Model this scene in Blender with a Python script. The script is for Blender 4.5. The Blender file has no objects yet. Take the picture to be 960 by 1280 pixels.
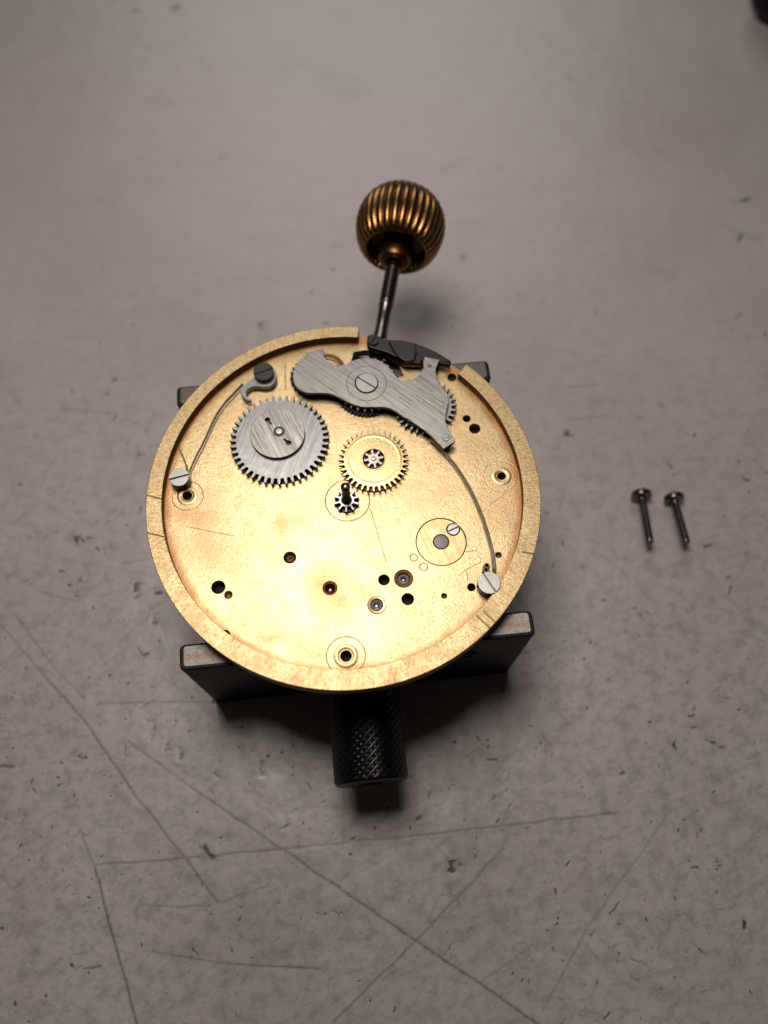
import bpy, bmesh, math, random
import numpy as np
from mathutils import Vector, Matrix, Euler
from math import pi, sin, cos, radians

S = 0.1            # one scene unit is one centimetre; everything below is written in millimetres
ZR = 22.5          # top of the plate's raised rim above the bench
ZF = 21.2          # sunk floor of the plate
random.seed(7)
sc = bpy.context.scene

# ---------------------------------------------------------------- camera
cam_d = bpy.data.cameras.new('camera'); cam = bpy.data.objects.new('camera', cam_d)
sc.collection.objects.link(cam); sc.camera = cam
cp = Vector((4.4046, -36.2234, 106.1711))
rt = Vector((0.999903, 0.012922, 0.005248)); up = Vector((-0.013947, 0.926410, 0.376257)); fw = Vector((0.000000, 0.376294, -0.926500))
m = Matrix((rt, up, -fw)).transposed().to_4x4(); m.translation = cp * S
cam.matrix_world = m
cam_d.sensor_fit = 'VERTICAL'; cam_d.sensor_height = 36; cam_d.sensor_width = 27
cam_d.lens = 29.3440
cam_d.clip_start = 0.1; cam_d.clip_end = 2000
cam_d.dof.use_dof = True; cam_d.dof.focus_distance = 9.0; cam_d.dof.aperture_fstop = 0.16
sc.render.resolution_x = 768; sc.render.resolution_y = 1024

# ---------------------------------------------------------------- world and lamps
w = bpy.data.worlds.new('World'); sc.world = w; w.use_nodes = True
bg = w.node_tree.nodes['Background']; bg.inputs[0].default_value = (0.62, 0.52, 0.46, 1); bg.inputs[1].default_value = 0.03

def area(name, loc, target, size, power, col, shape='DISK', sy=None):
    d = bpy.data.lights.new(name, 'AREA'); d.shape = shape; d.size = size * S
    if sy: d.size_y = sy * S
    d.energy = power; d.color = col
    o = bpy.data.objects.new(name, d); sc.collection.objects.link(o)
    o.location = Vector(loc) * S
    o.rotation_euler = (Vector(target) - Vector(loc)).to_track_quat('-Z', 'Y').to_euler()
    return o
area('bench_lamp', (-14, 31, 176), (-3, 8, 10), 68, 1560, (1.0, 0.90, 0.80))
area('room_lamp', (-15, 620, 430), (0, 60, 0), 420, 10800, (1.0, 0.93, 0.90))
sc.view_settings.view_transform = 'Standard'; sc.view_settings.look = 'None'
sc.view_settings.exposure = 0.0; sc.view_settings.gamma = 1.0; sc.view_settings.use_curve_mapping = False

# ---------------------------------------------------------------- node helpers
class NT:
    def __init__(s, name):
        s.mat = bpy.data.materials.new(name); s.mat.use_nodes = True
        s.t = s.mat.node_tree; s.b = s.t.nodes['Principled BSDF']
        s.tc = s.t.nodes.new('ShaderNodeTexCoord')
    def n(s, typ, **k):
        x = s.t.nodes.new(typ)
        for a, b in k.items(): setattr(x, a, b)
        return x
    def l(s, a, b): s.t.links.new(a, b)
    def pos(s):      # world position in mm
        g = s.n('ShaderNodeNewGeometry'); v = s.n('ShaderNodeVectorMath', operation='SCALE')
        s.l(g.outputs['Position'], v.inputs[0]); v.inputs['Scale'].default_value = 1 / S; return v.outputs[0]
    def mapping(s, v, scale=(1, 1, 1), rot=(0, 0, 0), loc=(0, 0, 0)):
        x = s.n('ShaderNodeMapping', vector_type='TEXTURE'); s.l(v, x.inputs[0]); scale = tuple(1 / q for q in scale)
        x.inputs['Scale'].default_value = scale; x.inputs['Rotation'].default_value = rot; x.inputs['Location'].default_value = loc
        return x.outputs[0]
    def noise(s, v, scale, detail=3, rough=0.5, dist=0.0):
        x = s.n('ShaderNodeTexNoise'); s.l(v, x.inputs['Vector']); x.inputs['Scale'].default_value = scale
        x.inputs['Detail'].default_value = detail; x.inputs['Roughness'].default_value = rough; x.inputs['Distortion'].default_value = dist
        return x.outputs['Fac']
    def rng(s, v, a, b, c=0.0, d=1.0, smooth=False):
        x = s.n('ShaderNodeMapRange'); x.clamp = True
        if smooth: x.interpolation_type = 'SMOOTHSTEP'
        s.l(v, x.inputs[0])
        for i, q in enumerate((a, b, c, d)): x.inputs[i + 1].default_value = q
        return x.outputs[0]
    def attr(s, name):
        x = s.n('ShaderNodeAttribute'); x.attribute_type = 'GEOMETRY'; x.attribute_name = name; return x.outputs['Fac']
    def math(s, op, a, b=None, c=None):
        x = s.n('ShaderNodeMath', operation=op)
        for i, q in enumerate((a, b, c)):
            if q is None: continue
            if isinstance(q, (int, float)): x.inputs[i].default_value = q
            else: s.l(q, x.inputs[i])
        return x.outputs[0]
    def mix(s, f, a, b, blend='MIX'):
        x = s.n('ShaderNodeMix', data_type='RGBA', blend_type=blend)
        if isinstance(f, (int, float)): x.inputs[0].default_value = f
        else: s.l(f, x.inputs[0])
        for i, q in ((6, a), (7, b)):
            if isinstance(q, tuple): x.inputs[i].default_value = q + (1,)
            else: s.l(q, x.inputs[i])
        return x.outputs[2]
    def bump(s, h, strength, dist, prev=None):
        x = s.n('ShaderNodeBump'); s.l(h, x.inputs['Height']); x.inputs['Strength'].default_value = strength
        x.inputs['Distance'].default_value = dist * S
        if prev: s.l(prev, x.inputs['Normal'])
        return x.outputs[0]
    def set(s, col=None, rough=None, metal=None, normal=None, **k):
        for key, q in (('Base Color', col), ('Roughness', rough), ('Metallic', metal), ('Normal', normal)):
            if q is None: continue
            if isinstance(q, tuple): s.b.inputs[key].default_value = q + (1,)
            elif isinstance(q, (int, float)): s.b.inputs[key].default_value = q
            else: s.l(q, s.b.inputs[key])
        for a, b in k.items(): s.b.inputs[a].default_value = b
        return s.mat

# node group: soft capsule (a stroke from A to B) -> mask
cg = bpy.data.node_groups.new('stroke', 'ShaderNodeTree')
for nm, ty in (('P', 'NodeSocketVector'), ('A', 'NodeSocketVector'), ('B', 'NodeSocketVector'), ('R', 'NodeSocketFloat'), ('Soft', 'NodeSocketFloat'), ('K', 'NodeSocketFloat'), ('Prev', 'NodeSocketFloat')):
    cg.interface.new_socket(nm, in_out='INPUT', socket_type=ty)
cg.interface.new_socket('Mask', in_out='OUTPUT', socket_type='NodeSocketFloat')
gi = cg.nodes.new('NodeGroupInput'); go = cg.nodes.new('NodeGroupOutput')
def _vm(op, a, b=None):
    x = cg.nodes.new('ShaderNodeVectorMath'); x.operation = op; cg.links.new(a, x.inputs[0])
    if b is not None: cg.links.new(b, x.inputs[1])
    return x
def _m(op, a, b, clamp=False):
    x = cg.nodes.new('ShaderNodeMath'); x.operation = op; x.use_clamp = clamp
    for i, q in enumerate((a, b)):
        if isinstance(q, (int, float)): x.inputs[i].default_value = q
        else: cg.links.new(q, x.inputs[i])
    return x.outputs[0]
pa = _vm('SUBTRACT', gi.outputs['P'], gi.outputs['A']).outputs[0]
ba = _vm('SUBTRACT', gi.outputs['B'], gi.outputs['A']).outputs[0]
h = _m('DIVIDE', _vm('DOT_PRODUCT', pa, ba).outputs['Value'], _vm('DOT_PRODUCT', ba, ba).outputs['Value'], True)
sc_ = cg.nodes.new('ShaderNodeVectorMath'); sc_.operation = 'SCALE'; cg.links.new(ba, sc_.inputs[0]); cg.links.new(h, sc_.inputs['Scale'])
dd = _vm('LENGTH', _vm('SUBTRACT', pa, sc_.outputs[0]).outputs[0]).outputs['Value']
e = _m('DIVIDE', _m('SUBTRACT', dd, gi.outputs['R']), gi.outputs['Soft'], True)
mk = _m('MULTIPLY', _m('SUBTRACT', 1.0, e), gi.outputs['K'])
cg.links.new(_m('MAXIMUM', mk, gi.outputs['Prev']), go.inputs[0])
def strokes(nt, P, lst):
    prev = None
    for (a, b, r, soft, k) in lst:
        g = nt.n('ShaderNodeGroup'); g.node_tree = cg; nt.l(P, g.inputs['P'])
        g.inputs['A'].default_value = (a[0], a[1], 0); g.inputs['B'].default_value = (b[0] + .001, b[1] + .001, 0)
        g.inputs['R'].default_value = r; g.inputs['Soft'].default_value = soft; g.inputs['K'].default_value = k
        if prev: nt.l(prev, g.inputs['Prev'])
        prev = g.outputs[0]
    return prev
def flatpos(nt, wob=0.0, wscale=0.3):
    p = nt.pos(); x = nt.n('ShaderNodeSeparateXYZ'); nt.l(p, x.inputs[0]); c = nt.n('ShaderNodeCombineXYZ')
    nt.l(x.outputs[0], c.inputs[0]); nt.l(x.outputs[1], c.inputs[1])
    if not wob: return c.outputs[0], c.outputs[0], x
    t = nt.n('ShaderNodeTexNoise'); nt.l(c.outputs[0], t.inputs['Vector']); t.inputs['Scale'].default_value = wscale; t.inputs['Detail'].default_value = 4
    s1 = nt.n('ShaderNodeVectorMath', operation='SUBTRACT'); nt.l(t.outputs['Color'], s1.inputs[0]); s1.inputs[1].default_value = (.5, .5, .5)
    s2 = nt.n('ShaderNodeVectorMath', operation='MULTIPLY'); nt.l(s1.outputs[0], s2.inputs[0]); s2.inputs[1].default_value = (wob, wob, 0)
    s3 = nt.n('ShaderNodeVectorMath', operation='ADD'); nt.l(c.outputs[0], s3.inputs[0]); nt.l(s2.outputs[0], s3.inputs[1])
    return c.outputs[0], s3.outputs[0], x

# ---------------------------------------------------------------- materials
def mat_bench():
    t = NT('bench_plastic'); P, W, xyz = flatpos(t, 0.9, 0.45)
    sm = t.attr('scratch'); dm = t.attr('chip'); sp = t.attr('speck'); hz_ = t.attr('scuff')
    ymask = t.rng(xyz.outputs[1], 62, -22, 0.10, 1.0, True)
    cloud = t.noise(P, .045, 5, .55, .4); fine = t.noise(P, 1.1, 5, .65)
    crisp = t.noise(P, 2.2, 4, .7)
    def brk(v, lo, hi): return t.rng(t.math('ADD', v, t.math('MULTIPLY', t.math('SUBTRACT', crisp, .5), .75)), lo, hi)
    dmc = t.math('MULTIPLY', brk(dm, .38, .62), t.rng(dm, .02, .15)); spc = t.math('MULTIPLY', t.math('MULTIPLY', brk(sp, .30, .52), t.rng(sp, .03, .15)), t.rng(sp, .1, .8, .45, 1.))
    mott = t.noise(P, .5, 7, .74, .25); mott2 = t.noise(t.mapping(P, (.7, 1.4, 1), (0, 0, .4)), .9, 6, .75, .15)
    col = t.mix(t.rng(cloud, .3, .7), (.435, .392, .392), (.478, .438, .442))
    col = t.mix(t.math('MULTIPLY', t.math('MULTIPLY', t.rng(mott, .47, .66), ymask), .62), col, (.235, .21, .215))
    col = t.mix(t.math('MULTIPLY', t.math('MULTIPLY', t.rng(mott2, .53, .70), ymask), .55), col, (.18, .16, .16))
    col = t.mix(t.math('MULTIPLY', t.math('MULTIPLY', hz_, t.rng(mott2, .35, .6)), .7), col, (.19, .17, .17))
    col = t.mix(t.math('MULTIPLY', spc, .85), col, (.065, .052, .05))
    sm = t.math('MULTIPLY', sm, t.rng(crisp, .35, .6, .6, 1.0))
    col = t.mix(t.math('MULTIPLY', sm, .85), col, (.065, .052, .05))
    col = t.mix(t.math('MULTIPLY', dmc, .88), col, (.045, .036, .035))
    hgt = t.math('SUBTRACT', t.math('MULTIPLY', fine, .25), t.math('MULTIPLY', spc, .4))
    lump = t.noise(P, .16, 3, .5)
    nb = t.bump(lump, .2, .8); nb = t.bump(hgt, .4, .12, nb)
    rg = t.math('ADD', t.rng(cloud, .3, .7, .32, .40), t.math('MULTIPLY', sp, .2))
    return t.set(col, rg, 0.0, nb, **{'Specular IOR Level': 0.62})

def mat_gold(name, rim=False):
    t = NT(name); P, W, xyz = flatpos(t, .8, .5)
    p3 = t.pos()
    grain = t.noise(p3, 4.6, 3, .75); mid = t.noise(p3, .55, 5, .6); big = t.noise(p3, .13, 4, .55, .3)
    col = t.mix(t.rng(mid, .35, .7), (.62, .495, .295), (.55, .415, .23))
    col = t.mix(t.math('MULTIPLY', t.rng(grain, .5, .64), .62), col, (.34, .225, .11))
    if rim:
        gr = t.n('ShaderNodeVectorMath', operation='NORMALIZE'); t.l(P, gr.inputs[0])
        ln = t.n('ShaderNodeVectorMath', operation='LENGTH'); t.l(P, ln.inputs[0])
        sx = t.n('ShaderNodeVectorMath', operation='SCALE'); t.l(gr.outputs[0], sx.inputs[0]); sx.inputs['Scale'].default_value = 42
        cx = t.n('ShaderNodeSeparateXYZ'); t.l(sx.outputs[0], cx.inputs[0]); cc = t.n('ShaderNodeCombineXYZ')
        t.l(cx.outputs[0], cc.inputs[0]); t.l(cx.outputs[1], cc.inputs[1]); t.l(t.math('MULTIPLY', ln.outputs['Value'], .5), cc.inputs[2])
        lines = t.noise(cc.outputs[0], 3.0, 4, .75)
        blot = t.noise(p3, 2.6, 5, .7, .3)
        col = t.mix(t.math('MULTIPLY', t.rng(lines, .46, .62), .7), col, (.32, .20, .085))
        col = t.mix(t.math('MULTIPLY', t.rng(blot, .58, .66), .3), col, (.30, .155, .06))
        cut = strokes(t, P, [((-21.496, -0.656),(-19.432, -1.192),.03,.07,1.),((-20.886, -5.023),(-19.126, -5.453),.03,.07,.9),((19.250, -6.604),(20.426, -6.856),.03,.08,.9),((14.198, -13.662),(15.790, -15.237),.02,.1,.7),((14.875, -13.143),(16.386, -14.642),.02,.1,.7)])
        col = t.mix(t.math('MULTIPLY', cut, .85), col, (.10, .05, .02))
        hh = t.math('SUBTRACT', t.math('ADD', t.math('MULTIPLY', lines, .8), t.math('MULTIPLY', grain, .5)), cut)
        nb = t.bump(hh, .55, .06)
        return t.set(col, t.rng(mid, .3, .7, .34, .46), 1.0, nb)
    # tarnish patches, each with its own place on the plate
    st = strokes(t, W, [((-1.245, -10.487),(-0.537, -11.356),.9,2.6,.75),((-17.977, -2.050),(-14.647, -2.944),.4,1.6,.6),((-6.509, -3.010),(-4.771, -2.796),.3,1.4,.45),((-2.477, -15.258),(2.417, -11.313),.2,1.8,.35),
                    ((-7.812, -16.177),(-6.185, -15.733),.2,1.0,.5),((-4.073, -16.544),(-1.985, -17.099),.6,1.6,.45),((18.831, 6.346),(19.521, -7.054),.3,1.6,.5),((15.797, -14.998),(19.430, -8.855),.1,1.3,.5),
                    ((-20.092, 2.749),(-19.329, -4.880),.2,1.0,.8),((-19.329, -4.880),(-15.669, -12.011),.15,.8,.7),((-12.392, -15.821),(-7.673, -18.257),.2,.9,.6),((-14.713, 16.344),(-18.554, 7.800),.2,1.2,.45),((-15.969, -0.109),(-13.540, -7.540),.3,2.6,.3),((11.680, 13.519),(15.197, 6.290),.2,2.0,.25)])
    sc2 = strokes(t, P, [((-17.191, -3.732),(-11.789, -4.767),.01,.06,.5),((2.903, -1.355),(4.736, -7.452),.0,.06,.5),((13.532, -2.333),(15.853, -6.197),.0,.05,.25),((13.350, -6.234),(14.477, -6.035),.0,.05,.6),((14.477, -6.035),(14.956, -7.302),.0,.05,.6),((14.956, -7.302),(13.302, -8.228),.0,.05,.6),((13.302, -8.228),(12.603, -8.865),.0,.05,.5),((13.302, -8.228),(13.441, -9.477),.0,.05,.6),
                     ((-1.420, 8.893),(1.140, 9.244),.0,.06,.5),((1.140, 9.244),(3.169, 8.758),.0,.06,.5),((16.041, -0.776),(17.961, 0.792),.0,.06,.5),((-7.582, 17.119),(-7.282, 13.537),.02,.07,.6),((4.807, -13.448),(10.441, -11.197),.0,.2,.18)])
    ring = t.n('ShaderNodeVectorMath', operation='DISTANCE'); t.l(P, ring.inputs[0])
    c0 = (0.366, -0.390); ring.inputs[1].default_value = (c0[0], c0[1], 0)
    rr = t.math('SUBTRACT', 1.0, t.math('MINIMUM', t.math('MULTIPLY', t.math('ABSOLUTE', t.math('SUBTRACT', ring.outputs['Value'], 2.45)), 14.0), 1.0))
    sc2 = t.math('MAXIMUM', sc2, t.math('MULTIPLY', rr, .75))
    for (rc, rrad, rk) in (((-17.367, -0.102),1.72,.7),((17.483, 2.834),1.9,.45),((7.698, -6.955),.40,.8),((8.768, -7.989),.42,.8),((0.710, -17.717),2.0,.6)):
        q = t.n('ShaderNodeVectorMath', operation='DISTANCE'); t.l(P, q.inputs[0]); q.inputs[1].default_value = (rc[0], rc[1], 0)
        q2 = t.math('SUBTRACT', 1.0, t.math('MINIMUM', t.math('MULTIPLY', t.math('ABSOLUTE', t.math('SUBTRACT', q.outputs['Value'], rrad)), 13.0), 1.0))
        sc2 = t.math('MAXIMUM', sc2, t.math('MULTIPLY', q2, rk))
    col = t.mix(t.math('MULTIPLY', t.math('MULTIPLY', st, t.rng(mid, .25, .65, .3, 1.)), .85), col, (.52, .27, .13))
    col = t.mix(t.math('MULTIPLY', t.rng(big, .55, .75), .35), col, (.68, .41, .22))
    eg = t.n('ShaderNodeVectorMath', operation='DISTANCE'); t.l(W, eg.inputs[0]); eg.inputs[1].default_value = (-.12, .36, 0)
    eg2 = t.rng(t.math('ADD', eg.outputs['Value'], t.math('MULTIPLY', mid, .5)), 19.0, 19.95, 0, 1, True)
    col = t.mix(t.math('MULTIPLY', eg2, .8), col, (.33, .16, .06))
    spk = t.noise(p3, 3.1, 2, .5)
    col = t.mix(t.math('MULTIPLY', t.rng(spk, .68, .74), .6), col, (.25, .13, .05))
    col = t.mix(t.math('MULTIPLY', sc2, .38), col, (.26, .14, .05))
    hh = t.math('SUBTRACT', t.math('ADD', grain, t.math('MULTIPLY', mid, .8)), t.math('MULTIPLY', sc2, 1.0))
    nb = t.bump(hh, .6, .045)
    rg = t.math('ADD', t.rng(big, .3, .7, .33, .42), t.math('MULTIPLY', st, .1))
    return t.set(col, rg, 1.0, nb)

def mat_metal(name, col, rough, brush=None, bs=6.0, amt=.5, metal=1.0, dark=None, bump=.03):
    t = NT(name); p3 = t.pos(); c = col
    g = t.noise(p3, 1.2, 4, .6)
    base = t.mix(t.rng(g, .35, .7), col, tuple(q * .82 for q in col))
    if brush is not None:
        b = t.noise(t.mapping(p3, (bs, .16 * 1.0, 1), (0, 0, brush)), 1.0, 4, .75)
        c2 = t.mix(t.math('MULTIPLY', t.rng(b, .42, .72), amt), base, dark or tuple(q * .35 for q in col))
        nb = t.bump(b, .6, bump)
    else:
        b = t.noise(p3, 7, 3, .6); c2 = t.mix(t.math('MULTIPLY', t.rng(b, .5, .75), amt * .5), base, dark or tuple(q * .5 for q in col)); nb = t.bump(b, .35, bump)
    return t.set(c2, t.rng(g, .3, .7, rough * .9, rough * 1.15), metal, nb)
def mat_plain(name, col, rough, metal=0.0, bscale=3, b=.02, **k):
    t = NT(name); p3 = t.pos(); g = t.noise(p3, bscale, 4, .6)
    c = t.mix(t.rng(g, .3, .7), col, tuple(q * .7 for q in col))
    return t.set(c, t.rng(g, .3, .7, rough * .85, min(1, rough * 1.15)), metal, t.bump(g, .4, b), **k)

M = {}
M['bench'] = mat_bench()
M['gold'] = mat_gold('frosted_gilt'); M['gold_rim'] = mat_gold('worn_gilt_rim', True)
M['gold_side'] = mat_metal('tarnish_shade_gilt', (.17, .075, .03), .5, None, metal=.9)  # tarnished gilt, also standing in for shade on the minute wheel's sides
M['brass'] = mat_metal('polished_brass', (.60, .475, .25), .26, None, 5, .2)
M['cap'] = mat_metal('brushed_brass', (.50, .395, .23), .34, .42, 9, 1.0, dark=(.38, .25, .09))
M['steel'] = mat_metal('brushed_steel', (.36, .355, .345), .33, .91, 6, .85, dark=(.08, .08, .075))
M['steel_wheel'] = mat_metal('brushed_wheel_steel', (.34, .345, .35), .36, -.3, 6, .75)
M['steel_disc'] = mat_metal('scored_steel', (.44, .43, .41), .34, .49, 8.0, 1.0, dark=(.05, .05, .05), bump=.06)
M['steel_plain'] = mat_metal('plain_steel', (.42, .42, .41), .33, None)
M['teeth'] = mat_metal('bright_teeth_steel', (.72, .72, .70), .45, None)
M['dark_steel'] = mat_metal('dark_steel', (.055, .052, .05), .36, None, amt=.6)
M['blue_steel'] = mat_metal('blackened_screw', (.055, .058, .05), .40, None)
M['spring'] = mat_metal('spring_steel', (.15, .13, .105), .30, None)
M['black'] = mat_plain('black_anodised', (.006, .006, .0063), .5, 0.0, 2, .03, **{'Specular IOR Level': .2})
M['black_knob'] = mat_plain('black_knurled_metal', (.004, .004, .004), .32, 0.0, 2, .01, **{'Specular IOR Level': .2})
M['jaw_edge'] = mat_plain('worn_jaw_edge', (.16, .13, .12), .5, .4, 4, .05)
M['hole'] = mat_plain('dark_bore', (.012, .006, .003), .8)
M['crown'] = mat_metal('old_brass_crown', (.30, .165, .065), .27, None, amt=.7, dark=(.12, .05, .015))
M['crown_in'] = mat_metal('crown_collar', (.20, .095, .035), .38, None)
M['stem'] = mat_metal('stem_steel', (.20, .18, .165), .26, None)
M['jewel_pink'] = mat_plain('pale_ruby', (.34, .28, .29), .3)
M['jewel_red'] = mat_plain('jewel_ruby', (.30, .13, .09), .15)
M['jewel_grey'] = mat_plain('jewel_glass', (.34, .30, .34), .12)
M['loose'] = mat_metal('loose_screw_steel', (.16, .145, .135), .22, None)

def mat_jaw_top():
    t = NT('worn_paint_strip'); P, W, xyz = flatpos(t); p3 = t.pos()
    g = t.noise(p3, 4.0, 4, .7)
    # copper-coloured line running along the middle of the bare strip
    tc = t.n('ShaderNodeTexCoord'); sx = t.n('ShaderNodeSeparateXYZ'); t.l(tc.outputs['Object'], sx.inputs[0])
    w = t.noise(p3, .8, 3, .5); brk_ = t.noise(p3, 2.2, 4, .7)
    d = t.math('ABSOLUTE', t.math('ADD', sx.outputs[1], t.math('MULTIPLY', t.math('SUBTRACT', w, .5), .06)))
    ln = t.rng(d, .018, .045, 1., 0., True)
    c = t.mix(t.rng(g, .35, .7), (.58, .54, .50), (.36, .33, .31))
    c = t.mix(t.math('MULTIPLY', t.math('MULTIPLY', ln, t.rng(brk_, .38, .6)), .85), c, (.55, .25, .15))
    c = t.mix(t.math('MULTIPLY', t.rng(g, .56, .66), .7), c, (.08, .07, .065))
    return t.set(c, .55, .25, t.bump(g, .8, .08))
M['jaw_top'] = mat_jaw_top()

# ---------------------------------------------------------------- mesh helpers
ORG = {}
def link(o, parent=None, org=(0, 0, 0)):
    sc.collection.objects.link(o); org = Vector(org); ORG[o.name] = org
    if parent is not None:
        o.parent = parent; o.location = (org - ORG[parent.name]) * S
    else: o.location = org * S
    return o
def thing(name, label, cat, org, group=None):
    o = link(bpy.data.objects.new(name, None), None, org); o.empty_display_size = .3
    o['label'] = label; o['category'] = cat
    if group: o['group'] = group
    return o
def finish(name, me, mat, parent, org, label=None, ang=32):
    me.name = name; me.materials.clear(); me.materials.append(mat)
    me.shade_smooth(); me.set_sharp_from_angle(angle=radians(ang))
    o = bpy.data.objects.new(name, me); link(o, parent, org)
    if label: o['label'] = label
    return o
def flat_mesh(loops, z0, z1, org, bev=0.0):
    """prism from closed 2D loops (later loops inside are holes), mm in, scaled local mesh out"""
    cu = bpy.data.curves.new('outline', 'CURVE'); cu.dimensions = '2D'; cu.fill_mode = 'BOTH'
    hz = (z1 - z0) / 2 - bev
    cu.extrude = hz * S; cu.bevel_depth = bev * S; cu.bevel_resolution = 1; cu.offset = -bev * S
    for lp in loops:
        sp = cu.splines.new('POLY'); sp.points.add(len(lp) - 1); sp.use_cyclic_u = True
        for q, pt in zip(sp.points, lp): q.co = ((pt[0] - org[0]) * S, (pt[1] - org[1]) * S, 0, 1)
    o = bpy.data.objects.new('tmp', cu); sc.collection.objects.link(o)
    dg = bpy.context.evaluated_depsgraph_get(); me = bpy.data.meshes.new_from_object(o.evaluated_get(dg))
    bpy.data.objects.remove(o); bpy.data.curves.remove(cu)
    me.transform(Matrix.Translation((0, 0, ((z0 + z1) / 2 - org[2]) * S)))
    return me
def flat(name, loops, z0, z1, mat, parent, bev=0.0, org=None, label=None):
    if org is None:
        a = loops[0]; org = (sum(q[0] for q in a) / len(a), sum(q[1] for q in a) / len(a), z0)
    return finish(name, flat_mesh(loops, z0, z1, org, bev), mat, parent, org, label)
def circ(c, r, n=48, ph=0.0): return [(c[0] + r * cos(ph + 2 * pi * i / n), c[1] + r * sin(ph + 2 * pi * i / n)) for i in range(n)]
def arcpts(c, r, a0, a1, n): return [(c[0] + r * cos(a0 + (a1 - a0) * i / (n - 1)), c[1] + r * sin(a0 + (a1 - a0) * i / (n - 1))) for i in range(n)]
def gear(c, ro, ri, n, ph=0.0, wr=.5, wt=.28, jit=0.0):
    out = []
    for i in range(n):
        p = 2 * pi / n; a = ph + i * p
        for f, r in ((-.5 * wr - .22, ri), (-.5 * wr, ri + .12 * (ro - ri)), (-.5 * wr + .02, ri + .55 * (ro - ri)), (-.5 * wt, ro - .05 * (ro - ri)), (0, ro), (.5 * wt, ro - .05 * (ro - ri)), (.5 * wr - .02, ri + .55 * (ro - ri)), (.5 * wr, ri + .12 * (ro - ri)), (.5 * wr + .22, ri)):
            out.append((c[0] + r * cos(a + f * p), c[1] + r * sin(a + f * p)))
    return out
def smooth(pts, k=5):
    """Catmull-Rom through points; a third value marks a sharp corner"""
    n = len(pts); out = []
    for i in range(n):
        p1 = pts[i]; p2 = pts[(i + 1) % n]
        p0 = pts[i - 1] if len(p1) < 3 else p1; p3 = pts[(i + 2) % n] if len(p2) < 3 else p2
        for j in range(k):
            t = j / k; t2 = t * t; t3 = t2 * t
            out.append(tuple(.5 * (2 * p1[d] + (p2[d] - p0[d]) * t + (2 * p0[d] - 5 * p1[d] + 4 * p2[d] - p3[d]) * t2 + (3 * p1[d] - p0[d] - 3 * p2[d] + p3[d]) * t3) for d in (0, 1)))
    return out
def lathe_mesh(prof, n=48, mod=None, mat=None):
    """prof: (r, z) mm around local Z; mod(r, z, a) -> r"""
    bm = bmesh.new(); rings = []
    for (r, z) in prof:
        if r < 1e-5: rings.append([bm.verts.new((0, 0, z * S))])
        else: rings.append([bm.verts.new(((mod(r, z, 2 * pi * i / n) if mod else r) * cos(2 * pi * i / n) * S, (mod(r, z, 2 * pi * i / n) if mod else r) * sin(2 * pi * i / n) * S, z * S)) for i in range(n)])
    for a, b in zip(rings, rings[1:]):
        if len(a) == 1 and len(b) == 1: continue
        for i in range(n):
            j = (i + 1) % n
            if len(a) == 1: bm.faces.new((a[0], b[j], b[i]))
            elif len(b) == 1: bm.faces.new((a[i], a[j], b[0]))
            else: bm.faces.new((a[i], a[j], b[j], b[i]))
    bmesh.ops.recalc_face_normals(bm, faces=bm.faces)
    me = bpy.data.meshes.new('lathe'); bm.to_mesh(me); bm.free(); return me
def lathe(name, prof, org, mat, parent, n=48, mod=None, rot=None, label=None, ang=32):
    me = lathe_mesh(prof, n, mod)
    if rot is not None: me.transform(rot.to_matrix().to_4x4() if isinstance(rot, Euler) else rot)
    return finish(name, me, mat, parent, org, label, ang)
def ribbon(name, pts, widths, z0, z1, mat, parent, bev=0.0, label=None):
    """strip following a centre line"""
    L, R_ = [], []
    for i, q in enumerate(pts):
        a = pts[max(0, i - 1)]; b = pts[min(len(pts) - 1, i + 1)]
        dx, dy = b[0] - a[0], b[1] - a[1]; l = math.hypot(dx, dy); w_ = widths[0] + (widths[1] - widths[0]) * i / (len(pts) - 1)
        L.append((q[0] - dy / l * w_ / 2, q[1] + dx / l * w_ / 2)); R_.append((q[0] + dy / l * w_ / 2, q[1] - dx / l * w_ / 2))
    return flat(name, [L + R_[::-1]], z0, z1, mat, parent, bev, label=label)
def openspline(pts, k=6):
    out = []; n = len(pts)
    for i in range(n - 1):
        p0 = pts[max(0, i - 1)]; p1 = pts[i]; p2 = pts[i + 1]; p3 = pts[min(n - 1, i + 2)]
        for j in range(k):
            t = j / k; t2 = t * t; t3 = t2 * t
            out.append(tuple(.5 * (2 * p1[d] + (p2[d] - p0[d]) * t + (2 * p0[d] - 5 * p1[d] + 4 * p2[d] - p3[d]) * t2 + (3 * p1[d] - p0[d] - 3 * p2[d] + p3[d]) * t3) for d in (0, 1)))
    return out + [tuple(pts[-1][:2])]
def join(meshes):
    bm = bmesh.new()
    for me in meshes: bm.from_mesh(me); bpy.data.meshes.remove(me)
    out = bpy.data.meshes.new('joined'); bm.to_mesh(out); bm.free(); return out
def screw_mesh(c, r, z0, z1, ang, sw, sd, bev=.04):
    """round head with a real slot cut across it; ang = slot direction, degrees"""
    a = radians(ang); org = (c[0], c[1], z0)
    zs = z1 - sd
    base = flat_mesh([circ(c, r, 40)], z0, zs, org, 0)
    ds = []
    h0 = math.asin(min(.95, sw / 2 / r))
    for s in (0, pi):
        ds.append(flat_mesh([arcpts(c, r, a + s + h0, a + s + pi - h0, 24)], zs - .002, z1, org, min(bev, sd * .3)))
    return join([base] + ds), org
def shade_sides(o, mat):  # colours steep side faces dark to imitate shade on them
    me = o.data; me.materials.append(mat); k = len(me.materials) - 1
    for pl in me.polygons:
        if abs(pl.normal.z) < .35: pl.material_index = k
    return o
def screw(name, c, r, z0, z1, ang, mat, parent, sw=.16, sd=.3, label=None):
    me, org = screw_mesh(c, r, z0, z1, ang, sw, sd); return shade_sides(finish(name, me, mat, parent, org, label), M['dark_steel'])

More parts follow.
